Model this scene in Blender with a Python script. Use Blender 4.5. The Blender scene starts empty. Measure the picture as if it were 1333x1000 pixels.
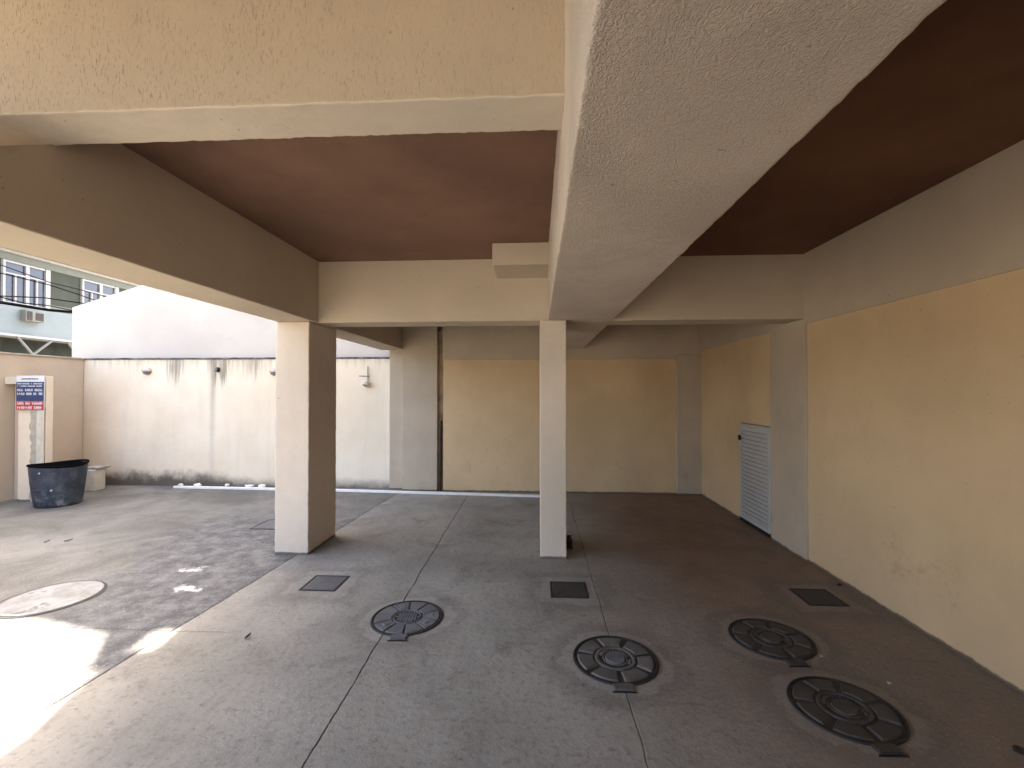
import bpy, bmesh, math, random
from mathutils import Vector, Matrix, noise
random.seed(7)
C = bpy.context.scene.collection
R = math.radians

# ------------------------------------------------------------------ materials
class NT:
    def __init__(s, name, rough=0.85, spec=0.25):
        s.m = bpy.data.materials.new(name); s.m.use_nodes = True
        s.t = s.m.node_tree; s.b = s.t.nodes['Principled BSDF']
        s.b.inputs['Roughness'].default_value = rough
        s.b.inputs['Specular IOR Level'].default_value = spec
        s.co = s.t.nodes.new('ShaderNodeTexCoord').outputs['Object']
        s._sep = None
    def link(s, a, b): s.t.links.new(a, b)
    def inp(s, sock, v):
        if isinstance(v, bpy.types.NodeSocket): s.link(v, sock)
        else: sock.default_value = v
    def math(s, op, a, b=0.0, c=0.0, clamp=False):
        n = s.t.nodes.new('ShaderNodeMath'); n.operation = op; n.use_clamp = clamp
        s.inp(n.inputs[0], a); s.inp(n.inputs[1], b); s.inp(n.inputs[2], c)
        return n.outputs[0]
    def xyz(s):
        if not s._sep:
            n = s.t.nodes.new('ShaderNodeSeparateXYZ'); s.link(s.co, n.inputs[0]); s._sep = n.outputs
        return s._sep
    def scaled(s, sx, sy, sz, off=(0, 0, 0)):
        n = s.t.nodes.new('ShaderNodeMapping'); s.link(s.co, n.inputs['Vector'])
        n.inputs['Scale'].default_value = (sx, sy, sz); n.inputs['Location'].default_value = off
        return n.outputs[0]
    def noise(s, scale=1.0, detail=4.0, rough=0.55, dist=0.0, vec=None):
        n = s.t.nodes.new('ShaderNodeTexNoise')
        s.link(vec if vec is not None else s.co, n.inputs['Vector'])
        n.inputs['Scale'].default_value = scale; n.inputs['Detail'].default_value = detail
        n.inputs['Roughness'].default_value = rough; n.inputs['Distortion'].default_value = dist
        return n.outputs['Fac']
    def ramp(s, v, lo, hi, a=0.0, b=1.0, smooth=True):
        n = s.t.nodes.new('ShaderNodeMapRange'); n.clamp = True
        if smooth: n.interpolation_type = 'SMOOTHSTEP'
        s.inp(n.inputs['Value'], v); n.inputs['From Min'].default_value = lo; n.inputs['From Max'].default_value = hi
        n.inputs['To Min'].default_value = a; n.inputs['To Max'].default_value = b
        return n.outputs['Result']
    def mix(s, f, a, b, mode='MIX'):
        n = s.t.nodes.new('ShaderNodeMix'); n.data_type = 'RGBA'; n.blend_type = mode
        s.inp(n.inputs[0], f)
        for k, v in ((6, a), (7, b)):
            if isinstance(v, bpy.types.NodeSocket): s.link(v, n.inputs[k])
            else: n.inputs[k].default_value = (*v, 1) if len(v) == 3 else v
        return n.outputs[2]
    def color(s, v):
        if isinstance(v, bpy.types.NodeSocket): s.link(v, s.b.inputs['Base Color'])
        else: s.b.inputs['Base Color'].default_value = (*v, 1)
        return s
    def bump(s, h, strength=0.4, dist=0.003):
        n = s.t.nodes.new('ShaderNodeBump'); s.link(h, n.inputs['Height'])
        n.inputs['Strength'].default_value = strength; n.inputs['Distance'].default_value = dist
        s.link(n.outputs[0], s.b.inputs['Normal']); return s
    def rough(s, v): s.inp(s.b.inputs['Roughness'], v); return s

def mul(c, k): return tuple(min(1, x * k) for x in c)

def plaster(name, col, var=0.07, tex='smooth', bump=0.35, foot=0):
    n = NT(name, 0.9, 0.2)
    big = n.noise(0.9, 5, 0.6)
    c = n.mix(n.ramp(big, 0.35, 0.68), mul(col, 1 - var), mul(col, 1 + var))
    mid = n.noise(7, 5, 0.65)
    c = n.mix(n.ramp(mid, 0.56, 0.75, 0, 0.35), c, mul(col, 0.86))
    spots = n.noise(38, 2, 0.5)
    c = n.mix(n.ramp(spots, 0.735, 0.77, 0, 0.55), c, (0.16, 0.11, 0.07))
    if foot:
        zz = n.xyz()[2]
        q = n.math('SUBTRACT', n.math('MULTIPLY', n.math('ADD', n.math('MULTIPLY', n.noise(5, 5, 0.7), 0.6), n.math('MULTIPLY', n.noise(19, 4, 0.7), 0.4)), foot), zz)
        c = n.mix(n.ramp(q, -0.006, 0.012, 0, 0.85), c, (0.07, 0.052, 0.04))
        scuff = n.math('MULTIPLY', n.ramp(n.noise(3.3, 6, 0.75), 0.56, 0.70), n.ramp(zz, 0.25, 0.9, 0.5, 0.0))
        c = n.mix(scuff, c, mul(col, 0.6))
    if tex == 'smooth':
        h = n.math('ADD', n.noise(220, 3, 0.7), n.math('MULTIPLY', n.noise(14, 4, 0.6), 1.6))
        n.bump(h, bump, 0.004)
    elif tex == 'scratch':                     # dragged "graffiato" render: vertical gouges
        patch = n.ramp(n.noise(1.5, 3, 0.6), 0.36, 0.6, 0.25, 1.0)
        g = n.noise(1.0, 2.5, 0.6, 0.5, n.scaled(185, 185, 34))
        pits = n.math('MULTIPLY', n.ramp(g, 0.575, 0.69), patch)
        c = n.mix(n.math('MULTIPLY', pits, 0.6), c, mul(col, 0.4))
        h = n.math('SUBTRACT', n.math('MULTIPLY', n.noise(180, 3, 0.6), 0.35), n.math('MULTIPLY', pits, 1.3))
        n.bump(h, 0.6, 0.004)
    elif tex == 'stipple':                     # coarse rolled texture of the soffit
        w = n.noise(1.0, 3, 0.55, 1.1, n.scaled(130, 85, 130))
        patch = n.ramp(n.noise(1.3, 3, 0.55), 0.33, 0.62, 0.35, 1.0)
        h = n.math('MULTIPLY', n.ramp(w, 0.34, 0.68, smooth=False), patch)
        n.bump(h, bump, 0.008)
    return n.color(c).m

CREAM = (0.63, 0.50, 0.35)
M = {}
M['facade'] = plaster('scratched_render', (0.47, 0.385, 0.28), 0.05, 'scratch')
M['soffit'] = plaster('soffit_bounce_paint', (0.60, 0.515, 0.415), 0.05, 'smooth', 0.4)
M['beam'] = plaster('beam_paint', (0.49, 0.41, 0.315), 0.06, 'smooth', 0.45)
M['main_beam'] = plaster('main_beam_paint', (0.60, 0.51, 0.42), 0.06, 'stipple', 0.75)
M['column'] = plaster('column_paint', (0.60, 0.51, 0.415), 0.07, 'smooth', 0.5, 0.055)
M['pillar'] = plaster('pillar_paint', (0.47, 0.385, 0.29), 0.08, 'smooth', 0.35, 0.05)
M['panel'] = plaster('panel_paint', (0.615, 0.445, 0.267), 0.08, 'smooth', 0.35, 0.055)
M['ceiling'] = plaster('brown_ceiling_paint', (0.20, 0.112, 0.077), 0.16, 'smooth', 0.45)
M['ceiling_shaded'] = plaster('shaded_brown_ceiling_paint', (0.16, 0.075, 0.045), 0.22, 'smooth', 0.45)  # same paint as the other ceiling, the bay's shade put into its colour
M['storey'] = plaster('storey_paint', (0.62, 0.52, 0.40), 0.05)

def yard_plaster():
    n = NT('weathered_yard_render', 0.92, 0.15)
    x, y, z = n.xyz()
    big = n.noise(0.8, 5, 0.6)
    c = n.mix(n.ramp(big, 0.35, 0.68), (0.73, 0.61, 0.455), (0.805, 0.70, 0.55))
    # pale run marks
    runs = n.noise(1.0, 4, 0.6, 0.2, n.scaled(7, 7, 0.5))
    c = n.mix(n.ramp(runs, 0.5, 0.75, 0, 0.3), c, (0.60, 0.52, 0.44))
    # mould streaks hanging from the coping, where the wall weeps
    st = n.noise(1.0, 5, 0.65, 0.3, n.scaled(26, 26, 1.3))
    local = n.noise(1.0, 2, 0.5, 0, n.scaled(1.15, 0, 0, (3.1, 0, 0)))
    def near(cx, w): return n.ramp(n.math('ABSOLUTE', n.math('SUBTRACT', x, cx)), 0.0, w, 1.0, 0.0)
    weep = n.math('MAXIMUM', near(-5.42, 0.36), n.math('MAXIMUM', n.math('MULTIPLY', near(-6.22, 0.34), 0.85), n.math('MULTIPLY', near(-4.8, 0.5), 0.55)))
    weep = n.math('MAXIMUM', weep, n.ramp(local, 0.45, 0.75, 0.06, 0.3))
    length = n.math('ADD', n.math('MULTIPLY', weep, 0.42), n.math('MULTIPLY', n.math('SUBTRACT', st, 0.5), 0.8))
    fall = n.math('SUBTRACT', 2.19, z)
    k = n.math('SUBTRACT', length, fall)
    mask = n.math('MULTIPLY', n.ramp(k, -0.16, 0.2), n.ramp(st, 0.3, 0.62, 0.3, 1))
    c = n.mix(n.math('MULTIPLY', mask, n.ramp(weep, 0.1, 0.9, 0.3, 0.66)), c, (0.07, 0.062, 0.054))
    one = n.math('MULTIPLY', near(-5.53, 0.09), n.ramp(z, 0.4, 1.9, 0.12, 0.5))
    c = n.mix(n.math('MULTIPLY', one, n.ramp(runs, 0.3, 0.6, 0.5, 1)), c, (0.2, 0.17, 0.14))
    # dirt splashed up from the ground, ragged
    sp = n.math('ADD', n.math('MULTIPLY', n.noise(2.2, 5, 0.7), 0.75), n.math('MULTIPLY', n.noise(9, 4, 0.7), 0.25))
    left = n.ramp(x, -6.6, -4.2, 1.0, 0.55)
    d = n.math('SUBTRACT', n.math('MULTIPLY', sp, n.math('MULTIPLY', left, 0.55)), z)
    c = n.mix(n.ramp(d, -0.05, 0.2, 0, 0.93), c, (0.085, 0.07, 0.058))
    h = n.math('ADD', n.noise(160, 3, 0.7), n.math('MULTIPLY', n.noise(9, 5, 0.65), 2.2))
    n.bump(h, 0.4, 0.005)
    return n.color(c).m
M['yard'] = yard_plaster()

def simple(name, col, var=0.15, scale=6, rough=0.7, spec=0.3, bump=0.2, bs=90, metallic=0):
    n = NT(name, rough, spec)
    c = n.mix(n.ramp(n.noise(scale, 5, 0.65), 0.3, 0.7), mul(col, 1 - var), mul(col, 1 + var))
    n.b.inputs['Metallic'].default_value = metallic
    if bump: n.bump(n.noise(bs, 4, 0.65), bump, 0.003)
    return n.color(c).m
M['neighbour'] = plaster('neighbour_render', (0.55, 0.495, 0.43), 0.05)
M['coping'] = simple('mouldy_coping', (0.13, 0.115, 0.10), 0.75, 5, 0.95)
M['patch_grey'] = simple('bare_grey_render', (0.40, 0.36, 0.29), 0.14, 12, 0.95)
M['patch_pale'] = simple('pale_render', (0.56, 0.51, 0.41), 0.10, 8, 0.95)
M['boundary'] = plaster('boundary_paint', (0.55, 0.45, 0.345), 0.08)
M['pier'] = plaster("pier_paint", (0.80, 0.68, 0.53), 0.09, 'smooth', 0.4, 0.06)
M['concrete'] = simple('raw_concrete', (0.34, 0.31, 0.28), 0.25, 9, 0.95, 0.2, 0.5, 60)
M['frame'] = simple('window_frame_paint', (0.30, 0.31, 0.32), 0.05, 8, 0.7)
M['white'] = simple('white_paint', (0.80, 0.79, 0.75), 0.07, 8, 0.6)
M['rubble'] = simple('white_plaster_rubble', (0.72, 0.69, 0.64), 0.14, 20, 0.9)
M['dark'] = simple('dark_void', (0.018, 0.015, 0.013), 0.3, 8, 0.9)
M['slot'] = simple('brown_slot_render', (0.26, 0.18, 0.115), 0.3, 5, 0.95)  # slot back, a darker brown than the panels
M['pole'] = simple('dark_pole', (0.025, 0.018, 0.014), 0.3, 14, 0.6)
M['door_back'] = simple('door_shadow_grey', (0.20, 0.20, 0.195), 0.1, 4, 0.7)
M['door'] = simple('grey_door_paint', (0.47, 0.46, 0.44), 0.05, 4, 0.45, 0.4, 0.05)
M['steel'] = simple('dull_steel', (0.20, 0.19, 0.18), 0.25, 20, 0.45, 0.5, 0.1, 120, 0.7)
M['lamp'] = simple('lamp_shell', (0.45, 0.40, 0.33), 0.2, 20, 0.5)
M['glass_dark'] = NT('window_glass', 0.12, 0.6).color((0.035, 0.042, 0.065)).m
M['lens'] = simple('lamp_lens', (0.20, 0.18, 0.16), 0.3, 30, 0.3, 0.5, 0)
M['house_blue'] = simple('pale_blue_wall', (0.165, 0.205, 0.22), 0.05, 2, 0.8)
M['house_green'] = simple('grey_green_wall', (0.042, 0.052, 0.043), 0.10, 2, 0.9)
M['house_band'] = simple('pale_grey_band', (0.13, 0.15, 0.14), 0.05, 2, 0.9)
M['under'] = simple('shop_front_dark', (0.022, 0.027, 0.023), 0.3, 2, 0.9)
M['bracket'] = simple('grey_bracket', (0.17, 0.175, 0.175), 0.1, 5, 0.7)
M['cable'] = simple('black_cable', (0.004, 0.004, 0.0045), 0.2, 10, 0.95, 0.03, 0)
M['ac'] = simple('ac_shell', (0.15, 0.15, 0.135), 0.1, 10, 0.5)
M['ac_dark'] = simple('ac_grille', (0.03, 0.028, 0.025), 0.2, 20, 0.6)
M['sign_white'] = simple('sign_white', (0.62, 0.62, 0.62), 0.04, 10, 0.45, 0.4, 0)
M['sign_blue'] = simple('sign_blue', (0.025, 0.045, 0.12), 0.12, 10, 0.45, 0.4, 0)
M['sign_red'] = simple('sign_red', (0.42, 0.035, 0.045), 0.10, 10, 0.45, 0.4, 0)

def iron(name, base, dust):
    n = NT(name, 0.6, 0.4); n.b.inputs['Metallic'].default_value = 0.25
    d = n.noise(9, 6, 0.7); f = n.noise(90, 4, 0.7)
    c = n.mix(n.ramp(d, 0.38, 0.66, 0.05, 0.75), base, dust)
    c = n.mix(n.ramp(f, 0.55, 0.75, 0, 0.5), c, mul(base, 0.5))
    n.rough(n.ramp(d, 0.3, 0.7, 0.5, 0.85)); n.bump(f, 0.5, 0.002)
    return n.color(c).m
M['iron'] = iron('cast_iron', (0.105, 0.096, 0.088), (0.20, 0.185, 0.168))
M['iron_edge'] = iron('cast_iron_rim', (0.018, 0.016, 0.016), (0.06, 0.053, 0.048))
M['groove'] = iron('dark_groove_iron', (0.032, 0.029, 0.027), (0.075, 0.069, 0.063))
M['iron_pale'] = iron('dusty_iron', (0.11, 0.11, 0.115), (0.19, 0.19, 0.19))
M['iron_dark'] = iron('black_iron', (0.05, 0.043, 0.038), (0.11, 0.095, 0.083))

def tub_mat():
    n = NT('worn_blue_black_plastic', 0.55, 0.35)
    x, y, z = n.xyz()
    c = n.mix(n.ramp(n.noise(5, 5, 0.65), 0.35, 0.7), (0.022, 0.029, 0.042), (0.056, 0.067, 0.084))
    dust = n.math('MULTIPLY', n.ramp(n.noise(11, 6, 0.75), 0.48, 0.72), n.ramp(z, 0.0, 0.38, 0.9, 0.15))
    c = n.mix(dust, c, (0.26, 0.255, 0.25))
    sp = n.noise(15, 1, 0.4)
    c = n.mix(n.ramp(sp, 0.745, 0.77), c, (0.5, 0.52, 0.54))
    scr = n.noise(1, 4, 0.6, 0.2, n.scaled(2, 2, 60))
    c = n.mix(n.ramp(scr, 0.62, 0.75, 0, 0.4), c, (0.2, 0.22, 0.24))
    n.bump(n.noise(30, 4, 0.6), 0.25, 0.004)
    return n.color(c).m
M['tub'] = tub_mat()

def pale_lid():
    n = NT('pale_mortar_lid', 0.9, 0.2)
    a = n.noise(4.5, 6, 0.7)
    c = n.mix(n.ramp(a, 0.38, 0.62), (0.20, 0.195, 0.185), (0.285, 0.278, 0.265))
    c = n.mix(n.ramp(n.noise(3.2, 6, 0.75, 0.4), 0.57, 0.64, 0, 0.75), c, (0.085, 0.08, 0.072))
    n.bump(n.noise(60, 5, 0.7), 0.4, 0.004)
    return n.color(c).m
M['pale_lid'] = pale_lid()

COVERS = [(-0.92, 3.19, 0.25), (0.467, 2.765, 0.25), (1.515, 3.05, 0.245), (1.552, 2.40, 0.25)]
SQ = [(-1.775, 3.725, 0.30), (0.255, 3.708, 0.295), (2.187, 3.68, 0.29)]
def floor_mat():
    n = NT('worn_concrete', 0.78, 0.3)
    x, y, z = n.xyz()
    a = n.noise(0.55, 6, 0.62, 0.4); b = n.noise(2.4, 7, 0.68, 0.5); f = n.noise(26, 6, 0.72)
    c = n.mix(n.ramp(a, 0.36, 0.66), (0.245, 0.229, 0.194), (0.355, 0.334, 0.287))
    c = n.mix(n.ramp(b, 0.50, 0.72, 0, 0.55), c, (0.135, 0.119, 0.098))
    c = n.mix(n.ramp(n.noise(1.5, 6, 0.7, 0.8), 0.58, 0.72, 0, 0.4), c, (0.37, 0.352, 0.318))
    c = n.mix(n.ramp(f, 0.50, 0.68, 0, 0.6), c, (0.14, 0.125, 0.112))
    c = n.mix(n.ramp(n.noise(70, 3, 0.6), 0.70, 0.76, 0, 0.6), c, (0.05, 0.043, 0.037))
    # trowel / tyre drag marks along the bays
    dr = n.noise(1.0, 5, 0.6, 0.3, n.scaled(9, 0.8, 1))
    c = n.mix(n.ramp(dr, 0.55, 0.75, 0, 0.28), c, (0.17, 0.155, 0.14))
    # covered bay: its dim, brownish light put into the floor colour
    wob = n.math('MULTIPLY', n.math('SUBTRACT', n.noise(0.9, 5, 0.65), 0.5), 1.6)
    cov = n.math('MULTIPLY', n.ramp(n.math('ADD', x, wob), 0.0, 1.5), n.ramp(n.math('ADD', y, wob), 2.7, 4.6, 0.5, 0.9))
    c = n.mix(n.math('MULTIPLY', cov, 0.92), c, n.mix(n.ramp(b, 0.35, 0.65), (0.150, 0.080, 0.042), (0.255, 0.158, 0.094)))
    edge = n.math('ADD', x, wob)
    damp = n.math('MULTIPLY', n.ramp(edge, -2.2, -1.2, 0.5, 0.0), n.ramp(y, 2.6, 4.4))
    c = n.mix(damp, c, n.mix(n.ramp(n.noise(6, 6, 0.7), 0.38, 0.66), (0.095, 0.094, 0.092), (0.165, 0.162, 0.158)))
    # yard slab left of the joint: other pour, greyer with a dark wet-stained band
    sx = n.math('ADD', x, n.math('MULTIPLY', n.math('SUBTRACT', y, 3.2), -0.055))
    yard = n.ramp(sx, -2.43, -2.415, 1, 0)
    yc = n.mix(n.ramp(n.noise(0.8, 6, 0.65, 0.5), 0.36, 0.64), (0.108, 0.103, 0.09), (0.190, 0.183, 0.162))
    yc = n.mix(n.ramp(n.noise(5, 6, 0.7), 0.5, 0.7, 0, 0.4), yc, (0.09, 0.08, 0.068))
    dx = n.math('ADD', n.math('ADD', x, n.math('MULTIPLY', y, 0.30)), n.math('MULTIPLY', n.math('SUBTRACT', n.noise(1.3, 6, 0.7), 0.5), 1.1))
    band = n.math('MULTIPLY', n.ramp(dx, -2.95, -2.2), n.ramp(y, 6.6, 5.0))
    yc = n.mix(n.math('MULTIPLY', band, 0.85), yc, n.mix(n.ramp(n.noise(6, 6, 0.7), 0.38, 0.66), (0.055, 0.056, 0.06), (0.15, 0.15, 0.152)))
    c = n.mix(yard, c, yc)
    # spilled white paint
    for (px, py, rx, ry) in ((-3.09, 3.95, 0.17, 0.075), (-2.84, 3.56, 0.17, 0.085)):
        u = n.math('DIVIDE', n.math('SUBTRACT', x, px), rx); v = n.math('DIVIDE', n.math('SUBTRACT', y, py), ry)
        q = n.math('SQRT', n.math('ADD', n.math('MULTIPLY', u, u), n.math('MULTIPLY', v, v)))
        q = n.math('ADD', q, n.math('MULTIPLY', n.math('SUBTRACT', n.noise(8, 6, 0.75), 0.5), 4.5))
        c = n.mix(n.ramp(q, 0.3, 0.75, 0.85, 0), c, (0.52, 0.51, 0.50))
    # mortar collars round the covers
    wv = n.math('MULTIPLY', n.math('SUBTRACT', n.noise(4.5, 6, 0.7), 0.5), 0.30)
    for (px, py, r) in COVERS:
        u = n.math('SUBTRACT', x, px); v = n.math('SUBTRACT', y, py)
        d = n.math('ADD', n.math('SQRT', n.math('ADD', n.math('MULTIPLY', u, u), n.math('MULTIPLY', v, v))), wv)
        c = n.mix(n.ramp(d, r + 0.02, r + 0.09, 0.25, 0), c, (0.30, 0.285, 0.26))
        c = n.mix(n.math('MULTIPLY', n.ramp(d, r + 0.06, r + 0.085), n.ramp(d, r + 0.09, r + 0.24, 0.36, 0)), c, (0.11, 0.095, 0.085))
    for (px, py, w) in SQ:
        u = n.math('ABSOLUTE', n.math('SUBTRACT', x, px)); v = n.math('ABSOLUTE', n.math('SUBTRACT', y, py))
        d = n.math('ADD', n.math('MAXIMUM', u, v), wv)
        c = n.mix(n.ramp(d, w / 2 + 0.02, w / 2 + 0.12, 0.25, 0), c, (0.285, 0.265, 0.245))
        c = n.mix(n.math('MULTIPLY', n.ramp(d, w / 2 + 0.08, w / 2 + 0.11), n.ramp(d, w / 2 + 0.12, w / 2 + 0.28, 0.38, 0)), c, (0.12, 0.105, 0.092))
    # sawn joints
    wig = n.math('MULTIPLY', n.math('SUBTRACT', n.noise(2.2, 5, 0.65), 0.5), 0.045)
    def joint(coord, at, half):
        return n.ramp(n.math('ABSOLUTE', n.math('ADD', n.math('SUBTRACT', coord, at), wig)), half * 0.5, half * 1.4, 1, 0)
    inside = n.ramp(y, 7.2, 7.25, 1, 0)
    j = n.math('MULTIPLY', joint(n.math('ADD', x, n.math('MULTIPLY', n.math('SUBTRACT', y, 2.0), 0.016)), -1.0, 0.005), 0.95)
    j = n.math('MAXIMUM', j, n.math('MULTIPLY', joint(x, 0.476, 0.004), 0.5))
    j = n.math('MAXIMUM', j, n.math('MULTIPLY', joint(sx, -2.425, 0.006), 0.95))
    j = n.math('MAXIMUM', j, n.math('MULTIPLY', n.math('MULTIPLY', joint(y, 2.93, 0.0045), n.ramp(x, -1.9, -2.2)), 0.6))
    j = n.math('MULTIPLY', j, n.ramp(n.noise(5, 4, 0.6), 0.28, 0.5, 0.35, 1))
    c = n.mix(j, c, (0.028, 0.024, 0.02))
    sp = n.noise(55, 4, 0.75)
    c = n.mix(n.ramp(sp, 0.57, 0.68, 0, 0.5), c, (0.46, 0.435, 0.39))
    c = n.mix(n.ramp(n.noise(34, 3, 0.6), 0.66, 0.72, 0, 0.55), c, (0.075, 0.065, 0.056))
    sc_ = n.noise(1.0, 4, 0.6, 0.6, n.scaled(3.2, 11, 1))
    c = n.mix(n.ramp(sc_, 0.64, 0.70, 0, 0.35), c, (0.12, 0.108, 0.096))
    n.rough(n.ramp(b, 0.3, 0.7, 0.62, 0.88))
    h = n.math('ADD', n.math('ADD', n.math('MULTIPLY', f, 1.0), n.math('MULTIPLY', n.noise(140, 4, 0.7), 0.5)), n.math('MULTIPLY', b, 2.0))
    h = n.math('SUBTRACT', h, n.math('MULTIPLY', j, 2.0))
    n.bump(h, 0.7, 0.007)
    return n.color(c).m
M['floor'] = floor_mat()

# ------------------------------------------------------------------ mesh helpers
def obj(name, bm, mat, parent=None, loc=None, smooth=False):
    me = bpy.data.meshes.new(name); bmesh.ops.recalc_face_normals(bm, faces=bm.faces); bm.to_mesh(me); bm.free()
    me.materials.append(mat)
    if smooth:
        for p in me.polygons: p.use_smooth = True
    o = bpy.data.objects.new(name, me); C.objects.link(o)
    if loc: o.location = loc
    if parent: o.parent = parent
    return o
def tag(o, label=None, cat=None, group=None, kind=None):
    for k, v in (('label', label), ('category', cat), ('group', group), ('kind', kind)):
        if v: o[k] = v
    return o
def thing(name, label, cat, loc=(0, 0, 0), group=None, rz=0):
    o = bpy.data.objects.new(name, None); C.objects.link(o); o.location = loc; o.rotation_euler[2] = rz
    o.empty_display_size = 0.1
    return tag(o, label, cat, group)
def copy_tree(o, parent=None):
    c = o.copy(); C.objects.link(c); c.parent = parent
    for ch in list(o.children): copy_tree(ch, c)
    return c
def add_box(bm, x0, x1, y0, y1, z0, z1, rot=None):
    vs = [bm.verts.new((x, y, z)) for x in (x0, x1) for y in (y0, y1) for z in (z0, z1)]
    for f in ((0, 1, 3, 2), (4, 6, 7, 5), (0, 4, 5, 1), (2, 3, 7, 6), (0, 2, 6, 4), (1, 5, 7, 3)):
        bm.faces.new([vs[i] for i in f])
    if rot is not None: bmesh.ops.transform(bm, matrix=rot, verts=vs)
    return vs
def bx(*a, bev=0):
    bm = bmesh.new(); add_box(bm, *a)
    if bev: bmesh.ops.bevel(bm, geom=bm.edges[:], offset=bev, segments=2, affect='EDGES', profile=0.6)
    return bm
def rough(x0, x1, y0, y1, z0, z1, step=0.06, amp=0.0028, bev=0.007, fine=1.0):
    """plastered box: softly rounded arrises, slightly wavy faces, ragged edges"""
    lo, hi = Vector((x0, y0, z0)), Vector((x1, y1, z1)); cs = []
    for k in range(3):
        a, b = lo[k], hi[k]; nn = max(1, int((b - a - 4 * bev) / step))
        cs.append([a, a + 0.35 * bev, a + bev, a + 2 * bev] + [a + 2 * bev + (b - a - 4 * bev) * i / nn for i in range(1, nn)] + [b - 2 * bev, b - bev, b - 0.35 * bev, b])
    ilo, ihi = lo + Vector((bev,) * 3), hi - Vector((bev,) * 3)
    bm = bmesh.new(); vd = {}
    def vert(i, j, k):
        key = (i, j, k)
        if key not in vd:
            p = Vector((cs[0][i], cs[1][j], cs[2][k]))
            q = Vector([min(max(p[t], ilo[t]), ihi[t]) for t in range(3)]); d = p - q
            off = sum(1 for t in range(3) if abs(d[t]) > 1e-6)
            if off > 1: p = q + d.normalized() * bev
            e = 1.0 if off > 1 else 0.55
            p = p + noise.noise_vector(p * 1.1) * amp * 0.9 + noise.noise_vector(p * 11) * amp * 0.7 + noise.noise_vector(p * 34 + Vector((5, 1, 9))) * amp * fine * e
            vd[key] = bm.verts.new(p)
        return vd[key]
    n = [len(c) - 1 for c in cs]
    for ax in range(3):
        u, v = [t for t in range(3) if t != ax]
        for side in (0, n[ax]):
            for a in range(n[u]):
                for b in range(n[v]):
                    f = []
                    for (da, db) in ((0, 0), (1, 0), (1, 1), (0, 1)):
                        idx = [0, 0, 0]; idx[ax] = side; idx[u] = a + da; idx[v] = b + db; f.append(vert(*idx))
                    bm.faces.new(f)
    for f in bm.faces: f.smooth = True
    return bm
def add_tube(bm, p, q, r0, r1=None, seg=10, cap=True):
    p, q = Vector(p), Vector(q); r1 = r0 if r1 is None else r1
    d = (q - p).normalized(); u = d.orthogonal().normalized(); w = d.cross(u)
    ra = [bm.verts.new(p + (u * math.cos(t) + w * math.sin(t)) * r0) for t in [2 * math.pi * i / seg for i in range(seg)]]
    rb = [bm.verts.new(q + (u * math.cos(t) + w * math.sin(t)) * r1) for t in [2 * math.pi * i / seg for i in range(seg)]]
    for i in range(seg):
        bm.faces.new((ra[i], ra[(i + 1) % seg], rb[(i + 1) % seg], rb[i]))
    if cap: bm.faces.new(ra[::-1]); bm.faces.new(rb)
def path_tube(pts, r, seg=6):
    bm = bmesh.new(); prev = None
    pts = [Vector(p) for p in pts]
    for i, p in enumerate(pts):
        d = (pts[min(i + 1, len(pts) - 1)] - pts[max(i - 1, 0)]).normalized(); u = d.cross(Vector((0, 0, 1))).normalized(); w = d.cross(u)
        ring = [bm.verts.new(p + (u * math.cos(t) + w * math.sin(t)) * r) for t in [2 * math.pi * k / seg for k in range(seg)]]
        if prev:
            for k in range(seg): bm.faces.new((prev[k], prev[(k + 1) % seg], ring[(k + 1) % seg], ring[k]))
        prev = ring
    return bm
def lathe(prof, seg=48, oval=1.0):
    bm = bmesh.new(); rings = []
    for r, z in prof:
        rings.append([bm.verts.new((r * math.cos(2 * math.pi * i / seg), r * oval * math.sin(2 * math.pi * i / seg), z)) for i in range(seg)])
    for a, b in zip(rings, rings[1:]):
        for i in range(seg): bm.faces.new((a[i], a[(i + 1) % seg], b[(i + 1) % seg], b[i]))
    bm.faces.new(rings[0]); bm.faces.new(rings[-1])
    return bm
def prism(bm, pts, axis, a, b):
    """polygon in the two other axes, extruded along axis from a to b"""
    def v(p, t): return {'x': (t, p[0], p[1]), 'y': (p[0], t, p[1]), 'z': (p[0], p[1], t)}[axis]
    A = [bm.verts.new(v(p, a)) for p in pts]; B = [bm.verts.new(v(p, b)) for p in pts]
    bm.faces.new(A); bm.faces.new(B[::-1])
    for i in range(len(pts)):
        j = (i + 1) % len(pts); bm.faces.new((A[i], B[i], B[j], A[j]))
    return bm

# ------------------------------------------------------------------ ground
bm = bmesh.new(); S = 260
vs = [bm.verts.new(p) for p in ((-S, -S, 0), (S, -S, 0), (S, S, 0), (-S, S, 0))]; bm.faces.new(vs)
tag(obj('ground', bm, M['floor']), kind='structure')

# ------------------------------------------------------------------ the building over the carport
B = thing('carport_building', 'cream plastered building on columns with brown ceilings above open concrete parking bays', 'building', (0, 0, 0))
ZB, ZC = 2.30, 2.92
def part(name, bm, mat, parent=B, label=None, smooth=False):
    o = obj(name, bm, mat, parent, smooth=smooth)
    if label: o['label'] = label
    return o
# ceilings
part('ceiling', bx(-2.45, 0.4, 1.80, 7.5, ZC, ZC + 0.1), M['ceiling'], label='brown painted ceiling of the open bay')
part('ceiling', bx(0.45, 2.75, -3.4, 7.5, ZC + 0.003, ZC + 0.1), M['ceiling_shaded'], label='shade-darkened brown ceiling of the bay along the side wall')
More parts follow.
